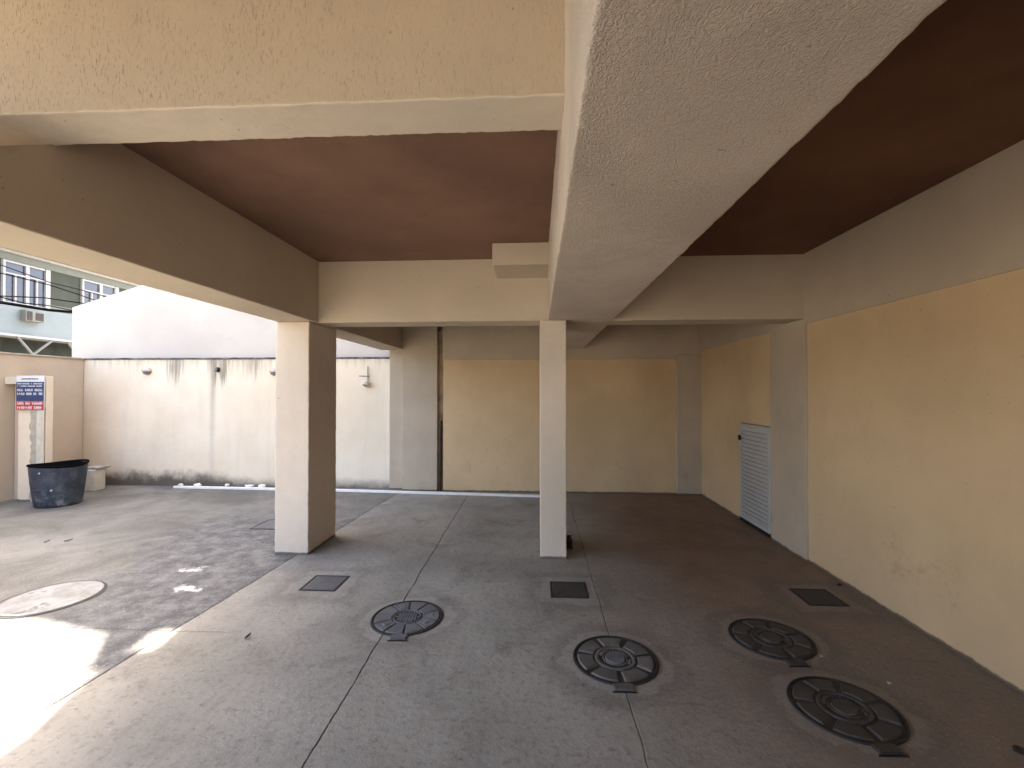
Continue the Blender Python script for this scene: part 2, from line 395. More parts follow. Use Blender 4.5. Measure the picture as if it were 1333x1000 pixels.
# beams
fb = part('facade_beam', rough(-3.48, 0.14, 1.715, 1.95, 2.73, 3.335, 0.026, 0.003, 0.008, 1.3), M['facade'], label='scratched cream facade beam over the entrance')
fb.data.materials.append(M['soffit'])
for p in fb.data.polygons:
    if p.normal.z < -0.6: p.material_index = 1  # smooth underside; its lighter tone also holds light bounced off the ground
edge_bm = rough(-2.587, -2.205, -0.85, 7.42, ZB + 0.004, 3.3, 0.045, 0.0025)
for v in edge_bm.verts:                      # the beam end tapers down below the facade beam that crosses it
    if v.co.y < 2.0: v.co.z = min(v.co.z, 1.609 + 1.13 * max(v.co.y, 1.5) / 1.95)
part('edge_beam', edge_bm, M['beam'])
part('main_beam', rough(0.105, 0.735, -3.3, 7.30, ZB, 3.3, 0.03, 0.0034, 0.009, 1.2), M['main_beam'], label='wide grey textured beam running overhead')
part('cross_beam', rough(-2.25, 0.13, 4.46, 4.79, ZB + 0.006, ZC + 0.05, 0.06, 0.002), M['beam'])
part('cross_beam', rough(0.71, 2.60, 4.47, 4.79, ZB + 0.004, ZC + 0.05, 0.06, 0.002), M['beam'])
part('corbel_box', rough(-0.395, 0.12, 3.985, 4.47, 2.728, ZC + 0.03, 0.06, 0.0015), M['beam'])
part('back_beam', rough(-1.52, 2.62, 7.245, 7.5, 2.125, ZC + 0.05, 0.1, 0.0015, 0.005), M['pillar'])
part('side_beam', rough(2.545, 2.75, -3.3, 7.40, 2.255, ZC + 0.06, 0.12, 0.0015, 0.006), M['pillar'])
# columns and pillars
part('column', rough(-2.592, -2.25, 4.36, 4.975, -0.03, ZB + 0.002, 0.03, 0.003, 0.008, 1.2), M['column'], label='thick cream column beside the open yard')
part('column', rough(0.03, 0.282, 4.385, 4.98, -0.03, ZB - 0.003, 0.03, 0.0028, 0.007, 1.2), M['column'], label='narrow cream column under the wide overhead beam')
part('pillar', rough(-2.20, -1.618, 7.29, 7.5, -0.03, ZC, 0.08, 0.0015), M['pillar'], label='wide grey pillar at the end of the yard wall')
part('pillar', rough(-2.435, -2.203, 7.37, 7.5, -0.03, ZC, 0.08, 0.0015), M['pillar'])
part('pillar', rough(2.187, 2.57, 7.225, 7.45, -0.03, 2.2, 0.08, 0.0015), M['pillar'])
part('pillar', rough(2.542, 2.72, 4.445, 5.10, -0.03, 2.3, 0.08, 0.0015), M['pillar'], label='grey pillar in the side wall')
# walls
part('wall_panel', rough(-1.515, 2.25, 7.272, 7.4, -0.03, 2.16, 0.15, 0.0015), M['panel'], label='ochre panel of the back wall')
part('wall_panel', rough(2.56, 2.70, 5.08, 7.35, -0.03, 2.28, 0.12, 0.0015), M['panel'])
part('wall_panel', rough(2.563, 2.70, -3.3, 4.46, -0.03, 2.28, 0.15, 0.0018), M['panel'], label='large ochre panel of the side wall')
part('slot_back', bx(-1.64, -1.50, 7.345, 7.5, -0.02, 2.6), M['slot'])
# louvred door in the side wall
D = part('louvred_door', bx(2.549, 2.575, 5.135, 5.824, 0.085, 1.226), M['door_back'], label='low grey louvred service door')
bm = bmesh.new()
add_box(bm, 2.530, 2.585, 5.100, 5.140, 0.055, 1.215); add_box(bm, 2.530, 2.585, 5.780, 5.815, 0.055, 1.215)
add_box(bm, 2.531, 2.584, 5.141, 5.779, 1.180, 1.214); add_box(bm, 2.531, 2.584, 5.141, 5.779, 0.056, 0.100)
obj('door_frame', bm, M['door'], D)
bm = bmesh.new()
for i in range(22):
    zc = 0.118 + i * 0.0495
    rot = Matrix.Translation((2.539, 5.46, zc)) @ Matrix.Rotation(R(-17), 4, 'Y')
    add_box(bm, -0.004, 0.004, -0.316, 0.316, -0.0245, 0.0245, rot)
obj('louvre_slats', bm, M['door'], D)
bm = bmesh.new(); add_box(bm, 2.505, 2.529, 5.783, 5.812, 1.01, 1.07); add_tube(bm, (2.515, 5.797, 1.04), (2.515, 5.735, 1.035), 0.008)
obj('handle', bm, M['pole'], D)
obj('door_gap_shade', bx(2.545, 2.575, 5.06, 5.86, 0.004, 0.054), M['dark'], D)  # dark strip standing in for the shaded gap under the door
# storeys above (mostly out of frame)
part('upper_storey', bx(-2.585, 0.1, 1.73, 7.6, 3.30, 7.0), M['storey'])
part('upper_storey', bx(0.12, 3.2, -3.4, 7.6, 3.31, 7.0), M['storey'])
part('ceiling', bx(-3.5, 0.11, -3.2, 1.716, 3.325, 3.45), M['ceiling'])  # unseen slab added to hold back sky light from above and left
part('light_baffle', bx(-2.58, -2.4, -3.2, -0.8, -0.02, 3.3), M['column'])  # unseen wall added to cut side light entering near the camera
part('bay_baffle', bx(0.5, 2.7, -3.2, -3.0, -0.02, 2.9), M['panel'])  # unseen wall added to keep light out of the covered bay

# dark pole standing in the slot beside the grey pillar
tag(obj('pole', (lambda b: (add_tube(b, (-1.572, 7.31, 0.0), (-1.560, 7.33, 1.14), 0.017), b)[1])(bmesh.new()), M['pole']),
    'thin dark pole leaning upright in the slot beside the grey pillar', 'pole')

# ------------------------------------------------------------------ yard walls
Yw = thing('yard_wall', 'pale yard wall with black mould streaks under its stained coping', 'wall', (0, 0, 0))
obj('wall', rough(-7.95, -2.44, 7.45, 7.60, -0.03, 2.165, 0.12, 0.003, 0.006), M['yard'], Yw)
bm = rough(-7.95, -2.44, 7.435, 7.62, 2.165, 2.195, 0.05, 0.005, 0.006)
obj('coping', bm, M['coping'], Yw)
Bw = thing('boundary_wall', 'cream boundary wall at the corner of the yard behind the tub', 'wall', (0, 0, 0))
obj('wall', rough(-8.05, -7.85, 2.0, 7.44, -0.03, 2.17, 0.15, 0.003), M['boundary'], Bw)
obj('coping', rough(-8.07, -7.83, 2.0, 7.43, 2.17, 2.195, 0.08, 0.004, 0.005), M['patch_grey'], Bw)
Pr = thing('gate_pier', 'cream gate pier with a strip of peeling grey render, behind the tub', 'pier', (-7.4, 6.3, 0))
def pobj(name, bm, mat, par):
    o = obj(name, bm, mat, par); o.matrix_parent_inverse = Matrix.Translation(par.location).inverted(); return o
pobj('shaft', rough(-7.63, -7.195, 6.27, 6.37, -0.03, 1.835, 0.08, 0.003), M['pier'], Pr)
pobj('infill', rough(-7.845, -7.62, 6.40, 6.5, -0.03, 1.72, 0.08, 0.003), M['boundary'], Pr)
pobj('lintel', rough(-7.845, -7.625, 6.262, 6.5, 1.722, 1.832, 0.05, 0.004), M['patch_pale'], Pr)
def ragged(x0, x1, z0, z1, y0, y1, seed, jag):
    rnd = random.Random(seed); pts = [(x1, z0), (x1, z1)]
    k = 26
    for i in range(k + 1):
        z = z1 + (z0 - z1) * i / k
        pts.append((x0 + rnd.uniform(-jag, jag), z))
    return prism(bmesh.new(), pts, 'y', y0, y1)
pobj('render_patch', ragged(-7.415, -7.30, 0.0, 1.4, 6.252, 6.268, 3, 0.022), M['patch_grey'], Pr)
pobj('render_patch', ragged(-7.315, -7.197, 0.0, 1.4, 6.246, 6.2515, 5, 0.004), M['patch_pale'], Pr)
Gp = thing('gate_post', 'narrow white gate post at the outer edge of the pier', 'post', (-7.9, 6.2, 0))
pobj('shaft', bx(-7.94, -7.868, 6.16, 6.24, 0.0, 1.10, bev=0.006), M['white'], Gp)
pobj('cap', bx(-7.945, -7.862, 6.155, 6.245, 1.104, 1.20, bev=0.012), M['patch_pale'], Gp)
pobj('latch', bx(-7.89, -7.863, 6.14, 6.158, 0.98, 1.02, bev=0.003), M['pole'], Gp)

# sign
Sg = thing('notice_sign', 'blue white and red notice board fixed to the top of the gate pier', 'sign', (-7.405, 6.24, 1.34))
sx0, sx1, sy = -7.622, -7.190, 6.236
pobj('board', bx(sx0, sx1, sy, sy + 0.012, 1.342, 1.845, bev=0.003), M['sign_white'], Sg)
pobj('blue_field', bx(sx0 + 0.003, sx1 - 0.003, sy - 0.004, sy - 0.0005, 1.473, 1.755), M['sign_blue'], Sg)
pobj('red_field', bx(sx0 + 0.003, sx1 - 0.003, sy - 0.004, sy - 0.0005, 1.345, 1.470), M['sign_red'], Sg)
pobj('emblem', bx(sx0 + 0.08, sx1 - 0.09, sy - 0.003, sy - 0.0005, 1.790, 1.806), M['steel'], Sg)
rnd = random.Random(11)
def lettering(z, h, words, pad=0.02):
    """the board's lines are too small to read: runs of letter-sized strokes"""
    x = sx0 + pad; end = sx1 - pad
    total = sum(words) + 0.9 * (len(words) - 1); u = (end - x) / total
    for wn in words:
        bm = bmesh.new()
        add_box(bm, x + u * 0.1, x + (wn - 0.1) * u, sy - 0.0056, sy - 0.0048, z + h * 0.40, z + h * 0.52)
        for k in range(wn):
            a = x + k * u; kind = rnd.randrange(4); w_ = u * 0.24
            add_box(bm, a + u * 0.08, a + u * 0.08 + w_, sy - 0.006, sy - 0.0045, z, z + h)
            if kind != 1: add_box(bm, a + u * 0.62, a + u * 0.62 + w_, sy - 0.006, sy - 0.0045, z, z + h * (1 if kind else 0.55))
            add_box(bm, a + u * 0.33, a + u * 0.61, sy - 0.006, sy - 0.0045, z + h * (0.42 if kind % 2 else 0.8), z + h * (0.62 if kind % 2 else 1.0))
        pobj('lettering', bm, M['sign_white'], Sg)
        x += (wn + 0.9) * u
for z, h, w in ((1.718, 0.020, (11, 1, 8)), (1.684, 0.018, (1, 13, 5)), (1.618, 0.034, (3, 4, 4)), (1.562, 0.036, (4, 3, 2, 2))):
    lettering(z, h, w)
for z, h, w in ((1.420, 0.040, (4, 3, 6)), (1.356, 0.044, (7, 4))):
    lettering(z, h, w)

# tub
T = thing('plastic_tub', 'large dark blue plastic tub standing on the concrete beside the gate pier', 'tub', (-6.83, 6.13, 0), rz=R(40))
prof = [(0.02, 0.0), (0.235, 0.0), (0.250, 0.012)]
for i in range(1, 13):
    t = i / 12; prof.append((0.250 + 0.058 * t + 0.006 * math.sin(t * math.pi), 0.012 + 0.558 * t))
inner = [(0.300, 0.57), (0.292, 0.5), (0.244, 0.03), (0.02, 0.025)]
bm = lathe(prof + inner, 56)
for v in bm.verts: v.co += noise.noise_vector(v.co * 4) * 0.004
tb = obj('body', bm, M['tub'], T, smooth=True)
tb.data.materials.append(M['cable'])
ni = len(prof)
for p in tb.data.polygons:                  # inside faces take the same black as the rim
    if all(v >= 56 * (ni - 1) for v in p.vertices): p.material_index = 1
bm = lathe([(0.309, 0.562), (0.318, 0.566), (0.320, 0.585), (0.312, 0.592), (0.300, 0.588), (0.299, 0.563)], 56)
for f in [f for f in bm.faces if len(f.verts) > 4]: bm.faces.remove(f)
for v in bm.verts:
    v.co += noise.noise_vector(v.co * 4) * 0.004; v.co.z += 0.012 * math.sin(math.atan2(v.co.y, v.co.x) * 2 + 0.6)
obj('rim', bm, M['cable'], T, smooth=True)
Ct = thing('concrete_block', 'small pale concrete block on the ground between tub and yard wall', 'block', (-7.2, 7.0, 0))
pobj('body', rough(-7.34, -7.155, 6.97, 7.16, 0, 0.345, 0.05, 0.006, 0.012), M['patch_pale'], Ct)
pobj('slab', rough(-7.37, -7.13, 6.99, 7.22, 0.347, 0.385, 0.05, 0.005, 0.008), M['concrete'], Ct)

# white edging strip with rubble on it
pts = [(-6.08, 7.307), (-4.29, 7.235), (-3.234, 7.20), (-2.184, 7.125), (-1.1, 7.05), (0.12, 6.965)]
poly = [(x, y - 0.028) for x, y in pts] + [(x, y + 0.028) for x, y in reversed(pts)]
tag(obj('edging_strip', prism(bmesh.new(), poly, 'z', 0.0, 0.03), M['white']),
    'long thin white edging strip on the ground along the yard wall', 'edging')
for i, (x, y, sx_, sz_, lab) in enumerate((
        (-5.99, 7.33, 0.10, 0.075, 'small white plaster chunk at the far end of the white edging strip'),
        (-5.70, 7.34, 0.17, 0.085, 'wide flat white plaster chunk second from the end of the edging strip'),
        (-5.18, 7.33, 0.07, 0.10, 'narrow upright white plaster chunk midway along the edging strip'),
        (-4.78, 7.31, 0.20, 0.07, 'long low white plaster chunk beside the pointed one on the edging strip'),
        (-4.56, 7.30, 0.17, 0.115, 'pointed white plaster chunk closest to the thick column'))):
    bm = bmesh.new(); bmesh.ops.create_icosphere(bm, subdivisions=2, radius=1)
    for v in bm.verts:
        v.co = Vector((v.co.x * sx_ * 0.4, v.co.y * 0.045, max(v.co.z, -0.35) * sz_ * 0.32)) + noise.noise_vector(v.co * 1.7 + Vector((i * 9, 0, 0))) * 0.016
    mz = min(v.co.z for v in bm.verts)
    for v in bm.verts: v.co.z -= mz
    tag(obj('plaster_chunk', bm, M['rubble'], loc=(x, y, 0.026)), lab, 'rubble', 'plaster rubble along the edging strip')

# wall lamps
def wall_lamp(x, z, label):
    t = thing('wall_lamp', label, 'lamp', (x, 7.448, z), 'bulkhead lamps on the yard wall')
    bm = bmesh.new(); bmesh.ops.create_uvsphere(bm, u_segments=20, v_segments=12, radius=0.085)
    bmesh.ops.bisect_plane(bm, geom=bm.verts[:] + bm.edges[:] + bm.faces[:], plane_co=(0, 0, -0.005), plane_no=(0, 0, 1), clear_inner=True)
    for v in bm.verts: v.co.y *= 1.0; v.co.z *= 0.8
    obj('shade', bm, M['lamp'], t, smooth=True)
    bm = bmesh.new(); bmesh.ops.create_uvsphere(bm, u_segments=18, v_segments=10, radius=0.068)
    for v in bm.verts: v.co.z = v.co.z * 0.62 - 0.018
    obj('lens', bm, M['lens'], t, smooth=True)
    return t
wall_lamp(-6.70, 1.965, 'small domed wall lamp on the yard wall above the tub')
wall_lamp(-4.44, 1.945, 'small domed wall lamp on the yard wall half hidden by the thick column')
t = thing('lamp_socket', 'broken black lamp socket on the yard wall amid mould streaks', 'lamp socket', (-5.437, 7.445, 1.99))
obj('base', lathe([(0.02, -0.02), (0.04, -0.02), (0.043, 0.0), (0.036, 0.02), (0.02, 0.03)], 20), M['pole'], t, smooth=True).rotation_euler = (R(90), 0, 0)
obj('stub', (lambda b: (add_tube(b, (0, -0.03, 0), (0.02, -0.09, -0.03), 0.02, 0.014), b)[1])(bmesh.new()), M['steel'], t)
t = thing('spotlight', 'small spotlight hanging from a thin cross-shaped bracket on the yard wall', 'lamp', (-2.815, 7.44, 1.87))
bm = bmesh.new(); add_tube(bm, (0, -0.03, -0.09), (0, -0.03, 0.165), 0.0085, seg=8); obj('stem', bm, M['steel'], t)
bm = bmesh.new(); add_tube(bm, (-0.145, -0.032, 0.005), (0.012, -0.032, -0.002), 0.0085, seg=8); add_tube(bm, (0, 0.005, 0.0), (0, -0.034, 0.0), 0.012, seg=8); obj('arm', bm, M['steel'], t)
bm = lathe([(0.012, 0.0), (0.032, -0.012), (0.052, -0.055), (0.058, -0.09), (0.048, -0.09), (0.03, -0.04)], 20); o = obj('head', bm, M['lamp'], t, smooth=True); o.location = (0, -0.035, -0.085); o.rotation_euler = (R(-28), R(12), 0)
bm = lathe([(0.005, -0.05), (0.045, -0.058), (0.044, -0.082), (0.005, -0.088)], 18); o2 = obj('lens', bm, M['lens'], t); o2.location = o.location; o2.rotation_euler = o.rotation_euler

# ------------------------------------------------------------------ covers in the floor
def sector(bm, r0, r1, a0, a1, z0, z1, n=6, taper=0.0):
    A = []
    for (r, rev) in ((r1, False), (r0, True)):
        rng = range(n + 1)
        for i in (reversed(rng) if rev else rng):
            a = a0 + (a1 - a0) * i / n; A.append((r * math.cos(a), r * math.sin(a)))
    cx = sum(p[0] for p in A) / len(A); cy = sum(p[1] for p in A) / len(A)
    bot = [bm.verts.new((x, y, z0)) for x, y in A]
    top = [bm.verts.new((cx + (x - cx) * (1 - taper), cy + (y - cy) * (1 - taper), z1)) for x, y in A]
    bm.faces.new(top)
    for i in range(len(A)):
        j = (i + 1) % len(A); bm.faces.new((bot[i], bot[j], top[j], top[i]))
def ring(bm, r0, r1, z0, z1, seg=56, b=0.003):
    prof = [(r0, z0), (r0 + b, z1), (r1 - b, z1), (r1, z0)]
    rr = [[bm.verts.new((r * math.cos(2 * math.pi * i / seg), r * math.sin(2 * math.pi * i / seg), z)) for i in range(seg)] for r, z in prof]
    for a, c in zip(rr, rr[1:]):
        for i in range(seg): bm.faces.new((a[i], a[(i + 1) % seg], c[(i + 1) % seg], c[i]))
def disc(bm, r, z, seg=56):
    bm.faces.new([bm.verts.new((r * math.cos(2 * math.pi * i / seg), r * math.sin(2 * math.pi * i / seg), z)) for i in range(seg)])
def manhole(style, loc, label, rz=0.0, mats=('iron', 'iron_edge')):
    t = thing('manhole_cover', label, 'manhole cover', (loc[0], loc[1], 0), 'round iron manhole covers in the carport floor', rz)
    bm = bmesh.new(); ring(bm, 0.236, 0.252, 0.001, 0.009)
    obj('frame', bm, M[mats[1]], t)
    bm = bmesh.new(); disc(bm, 0.2355, 0.004)
    if style == 'petal':
        for k in range(7):
            a = 2 * math.pi * (k + 0.5) / 7 - math.pi / 2; hw = math.pi / 7 - 0.075
            sector(bm, 0.132, 0.224, a - hw, a + hw, 0.004, 0.0125, 8, 0.12)
        ring(bm, 0.100, 0.120, 0.004, 0.0115); 
        prof = bm; ring(bm, 0.066, 0.074, 0.004, 0.009)
        for k in range(13):                     # worn raised characters round the boss
            a = math.pi * (0.12 + 0.76 * k / 12)
            m = Matrix.Rotation(a - math.pi / 2, 4, 'Z') @ Matrix.Translation((0, 0.087, 0.004))
            add_box(bm, -0.004, -0.001, -0.008, 0.008, 0, 0.007, m); add_box(bm, 0.001, 0.0045, -0.008, 0.004 if k % 2 else 0.008, 0, 0.007, m)
        for k in range(5):
            a = -math.pi * (0.02 + 0.12 * k / 4) - 0.15
            m = Matrix.Rotation(a - math.pi / 2, 4, 'Z') @ Matrix.Translation((0, 0.087, 0.004))
            add_box(bm, -0.004, 0.003, -0.008, 0.008, 0, 0.007, m)
    else:
        for k in range(10):
            a = 2 * math.pi * k / 10 + 0.1; hw = math.pi / 10 - 0.035
            sector(bm, 0.108, 0.226, a - hw, a + hw, 0.004, 0.0105, 6, 0.06)
            if k % 3 == 0: sector(bm, 0.135, 0.185, a - hw * 0.5, a + hw * 0.4, 0.0105, 0.015, 4, 0.2)
        ring(bm, 0.088, 0.098, 0.004, 0.0105)
        for i in range(-4, 5):
            for j in range(-4, 5):
                if math.hypot(i, j) * 0.019 < 0.078:
                    add_box(bm, i * 0.019 - 0.0068, i * 0.019 + 0.0068, j * 0.019 - 0.0068, j * 0.019 + 0.0068, 0.004, 0.0105)
    lid = obj('lid', bm, M[mats[0]], t)
    lid.data.materials.append(M['groove'])
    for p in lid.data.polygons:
        if max(lid.data.vertices[v].co.z for v in p.vertices) < 0.0045: p.material_index = 1  # low faces between the raised pads take a darker iron
    if style == 'petal':
        bm = bmesh.new(); sector(bm, 0.0005, 0.060, 0, 2 * math.pi * 0.9999, 0.004, 0.0125, 40, 0.08)
        obj('boss', bm, M['iron_pale'] if mats[0] == 'iron' else M[mats[0]], lid)
    bm = bmesh.new()
    prism(bm, [(-0.056, -0.243), (-0.05, -0.296), (0.05, -0.296), (0.056, -0.243), (0.03, -0.249), (-0.03, -0.249)], 'z', 0.001, 0.0135)
    bmesh.ops.bevel(bm, geom=[e for e in bm.edges if all(v.co.z > 0.01 for v in e.verts)], offset=0.004, segments=2, affect='EDGES')
    obj('hinge_tab', bm, M[mats[0]], t)
    bm = bmesh.new(); prism(bm, [(-0.060, -0.297), (-0.066, -0.307), (0.068, -0.307), (0.056, -0.297)], 'z', 0.0008, 0.004); obj('hinge_slot', bm, M['dark'], t)
    return t
manhole('grid', COVERS[0], 'dusty grey round manhole cover with radial ribs and a gridded centre', R(4), ('iron_pale', 'iron_edge'))
manhole('petal', COVERS[1], 'black round manhole cover in front of the narrow central column', 0)
manhole('petal', COVERS[2], 'brownish round manhole cover between the dark square cover and the largest round one', R(3), ('iron_dark', 'iron_edge'))
manhole('petal', COVERS[3], 'dark round manhole cover nearest the camera by the ochre side wall', R(2), ('iron_dark', 'iron_edge'))

def square_cover(x, y, w, label, mat, rz=0):
    t = thing('square_cover', label, 'drain cover', (x, y, 0), 'square covers set in the carport floor', rz)
    bm = bmesh.new(); h = w / 2
    for a in ((-h, h, -h, -h + 0.016), (-h, h, h - 0.016, h), (-h, -h + 0.016, -h + 0.017, h - 0.017), (h - 0.016, h, -h + 0.017, h - 0.017)):
        add_box(bm, *a, 0.0008, 0.006)
    obj('frame', bm, M['iron_edge'], t)
    bm = bmesh.new(); g = h - 0.019; add_box(bm, -g, g, -g, g, 0.0008, 0.004)
    nb = 11
    for i in range(nb):
        x0 = -g + 0.008 + i * (2 * g - 0.016) / nb
        add_box(bm, x0 + 0.004, x0 + (2 * g - 0.016) / nb - 0.004, -g + 0.008, g - 0.008, 0.004, 0.0065)
    obj('plate', bm, M[mat], t)
    return t
square_cover(*SQ[0], 'grey square cover in the floor in front of the thick column', 'iron_pale')
square_cover(*SQ[1], 'black square cover in the floor in front of the narrow column', 'iron_dark')
square_cover(*SQ[2], 'black square cover in the floor close to the ochre side wall', 'iron_dark')
square_cover(-3.16, 5.34, 0.40, 'grey square cover half hidden behind the thick column', 'iron_pale')
t = thing('mortar_cover', 'pale round mortar lid with a dark rim in the yard floor', 'lid', (-3.775, 3.345, 0))
bm = bmesh.new(); disc(bm, 0.305, 0.006); ring(bm, 0.2955, 0.3055, 0.0005, 0.009); 
for v in bm.verts: v.co += Vector((noise.noise(v.co * 5) * 0.012, noise.noise(v.co * 5 + Vector((3, 3, 3))) * 0.012, 0))
obj('slab', bm, M['pale_lid'], t)
bm = bmesh.new(); ring(bm, 0.3075, 0.330, 0.0005, 0.004)
for v in bm.verts: v.co += Vector((noise.noise(v.co * 6) * 0.012, noise.noise(v.co * 6 + Vector((3, 3, 3))) * 0.012, 0))
obj('rim', bm, M['iron_edge'], t)
# dark lump beside the foot of the narrow column
bm = rough(0.288, 0.36, 4.66, 4.86, 0.0, 0.085, 0.04, 0.008, 0.012)
tag(obj('dark_lump', bm, M['dark']), 'small dark lump on the floor against the narrow column', 'drain')
for i, (x, y, s) in enumerate(((2.145, 2.155, 0.022), (2.50, 3.92, 0.016), (1.93, 2.62, 0.010), (1.72, 2.86, 0.009))):
    bm = bmesh.new(); bmesh.ops.create_icosphere(bm, subdivisions=2, radius=s)
    for v in bm.verts: v.co += noise.noise_vector(v.co * 60 + Vector((i, 0, 0))) * s * 0.5; v.co.z *= 0.6
    tag(obj('pebble', bm, M['pole'] if i < 2 else M['concrete'], loc=(x, y, s * 0.45)),
        ('dark pebble at the edge of the floor past the nearest manhole cover', 'dark pebble at the foot of the side wall by the square cover',
         'pale crumb on the floor beside the nearest manhole cover', 'tiny pale crumb between the two right-hand manhole covers')[i], 'pebble', 'crumbs on the carport floor')

for i, (x, y, a, lab) in enumerate(((-5.03, 4.62, 0.5, 'dark dry leaf on the yard floor midway between the round mortar lid and the tub'),
                                    (-5.22, 4.57, 0.9, 'small dark dry leaf lying closest to the tub on the yard floor'),
                                    (-1.88, 2.87, 1.2, 'tiny dry leaf on the floor between the sun spot and the gridded manhole cover'))):
    bm = bmesh.new(); k = 7; up_, lo_ = [], []
    L = (0.075, 0.05, 0.045)[i]
    for q in range(k + 1):
        t = q / k; wd = 0.014 * math.sin(math.pi * min(1, t * 0.95 + 0.03)); zc = 0.004 + 0.016 * t * t
        up_.append(bm.verts.new((L * (t - 0.5), wd, zc + 0.006))); lo_.append(bm.verts.new((L * (t - 0.5), -wd, zc + 0.006)))
    mid = [bm.verts.new((L * (q / k - 0.5), 0, 0.003 + 0.016 * (q / k) ** 2)) for q in range(k + 1)]
    for q in range(k):
        bm.faces.new((up_[q], up_[q + 1], mid[q + 1], mid[q])); bm.faces.new((mid[q], mid[q + 1], lo_[q + 1], lo_[q]))
    o = tag(obj('dry_leaf', bm, M['pole'], loc=(x, y, 0.001)), lab, 'leaf', 'dry leaves on the ground'); o.rotation_euler[2] = a
# ------------------------------------------------------------------ neighbours
# sun geometry (direction light travels, per metre of height): see below
KX, KY = 0.100, -0.568
Nb = thing('neighbour_house', 'whitish neighbouring house with a sloping wall top rising behind the yard wall', 'house', (0, 0, 0))
gable = [(-8.28, 0.0), (2.6, 0.0), (2.6, 3.95), (-5.45, 3.95), (-7.02, 3.49), (-8.28, 3.115)]
obj('gable_wall', prism(bmesh.new(), gable, 'y', 7.63, 7.85), M['neighbour'], Nb)
YO = 8.3
def up(x, y):                       # where the sun ray of a floor point crosses the plane y = YO
    h = (YO - y) / -KY; return (x - KX * h, h)
blk = [(-7.0, 0.0), (2.5, 0.0), (2.5, 9.0), (-10.5, 9.0), (-10.5, 4.6), (-8.6, 4.0), (-7.0, 3.55)]
obj('shade_mass', prism(bmesh.new(), blk, 'y', YO + 0.02, 12.0), M['neighbour'], Nb)  # unseen mass added to keep sun off the back of the yard
edge = [up(-3.81, 3.03), up(-3.52, 3.02), up(-3.15, 2.93), up(-2.87, 2.87), up(-2.60, 2.49), up(-2.475, 2.22), up(-2.39, 2.0)]
top = 12.5
h0, h1 = up(-2.5, 2.94)[1], up(-2.5, 2.66)[1]
a0, a1 = up(-2.575, 2.80)[0], up(-2.41, 2.80)[0]
bm = bmesh.new()
prism(bm, [(-10.5, 8.98)] + [(a0, 8.98)] + [(a0, edge[4][1])] + [edge[4], edge[3], edge[2], edge[1], edge[0], (-10.5, edge[0][1])], 'y', YO, YO + 0.2)
prism(bm, [(a0, 8.98), (a1, 8.98), (a1, h0), (a0, h0)], 'y', YO, YO + 0.2)
h1 += 0.28                          # the opening rakes with the light through the screen's thickness
prism(bm, [(a0, h1), (a1, h1), (a1, top), (edge[6][0], top), edge[6], edge[5], (a0, edge[4][1])], 'y', YO, YO + 0.2)
prism(bm, [(a1, 8.98), (2.5, 8.98), (2.5, top), (a1, top)], 'y', YO, YO + 0.2)
obj('shade_screen', bm, M['neighbour'], Nb)  # unseen screen added, outline and opening shaped to cast the sun patch

Hs = thing('street_house', 'pale blue and grey green upper storey of the house across the street', 'house', (0, 0, 0))
obj('upper_wall', bx(-15.4, -15.0, 6.0, 30.0, 4.10, 5.40), M['house_green'], Hs)
obj('header_band', bx(-15.4, -14.96, 6.0, 30.0, 5.36, 5.57), M['house_band'], Hs)
obj('lower_wall', bx(-15.4, -14.90, 6.0, 30.0, 3.27, 4.098), M['house_blue'], Hs)
obj('sill_band', bx(-15.4, -14.97, 13.12, 30.0, 4.10, 4.30), M['house_band'], Hs)
bm = bmesh.new(); add_box(bm, -15.5, -14.84, 6.0, 30.0, 3.20, 3.268); add_box(bm, -15.5, -14.86, 6.0, 30.0, 5.572, 5.64); obj('trim', bm, M['frame'], Hs)
obj('roof', bx(-19, -14.7, 5.5, 30.5, 5.645, 5.9), M['house_band'], Hs)
obj('shop_front', bx(-15.9, -15.42, 6.0, 30.0, 0.0, 3.6), M['under'], Hs)
for y in (11.2, 12.6, 14.0, 15.4):
    bm = bmesh.new()
    add_tube(bm, (-14.88, y - 0.42, 3.2), (-14.95, y + 0.05, 2.72), 0.035, seg=6); add_tube(bm, (-14.88, y + 0.52, 3.2), (-14.95, y + 0.05, 2.72), 0.035, seg=6)
    obj('bracket', bm, M['bracket'], Hs)
def window(y0, y1, z0, z1):
    fr = bmesh.new(); X0, X1 = -15.05, -14.93
    def bar(a, b, c, d, p=0.0): add_box(fr, X0, X1 - p, a, b, c, d)
    ym = (y0 + y1) / 2
    bar(y0, y0 + 0.06, z0, z1); bar(y1 - 0.13, y1, z0, z1); bar(ym - 0.045, ym + 0.045, z0 + 0.05, z1 - 0.05, 0.002)
    bar(y0 + 0.06, y1 - 0.16, z1 - 0.05, z1, 0.001); bar(y0 + 0.06, y1 - 0.16, z0, z0 + 0.05, 0.001)
    zt = z1 - 0.36
    for a, b in ((y0 + 0.06, ym - 0.05), (ym + 0.05, y1 - 0.16)):
        bar(a, b, zt - 0.02, zt + 0.02, 0.003)
        m = (a + b) / 2; bar(m - 0.022, m + 0.022, z0 + 0.05, zt - 0.026, 0.004)
        for k in (1, 2, 3):
            zz = z0 + 0.05 + (zt - z0 - 0.08) * k / 4; bar(a, m - 0.03, zz - 0.004, zz + 0.004, 0.06); bar(m + 0.03, b, zz - 0.004, zz + 0.004, 0.06)
        for k in (1, 2, 3): zz = zt + 0.025 + 0.285 * k / 4; bar(a, b, zz - 0.004, zz + 0.004, 0.06)
    w = obj('window', fr, M['frame'], Hs)
    obj('pane', bx(-15.02, -14.985, y0 + 0.055, y1 - 0.155, z0 + 0.045, z1 - 0.045), M['glass_dark'], w)
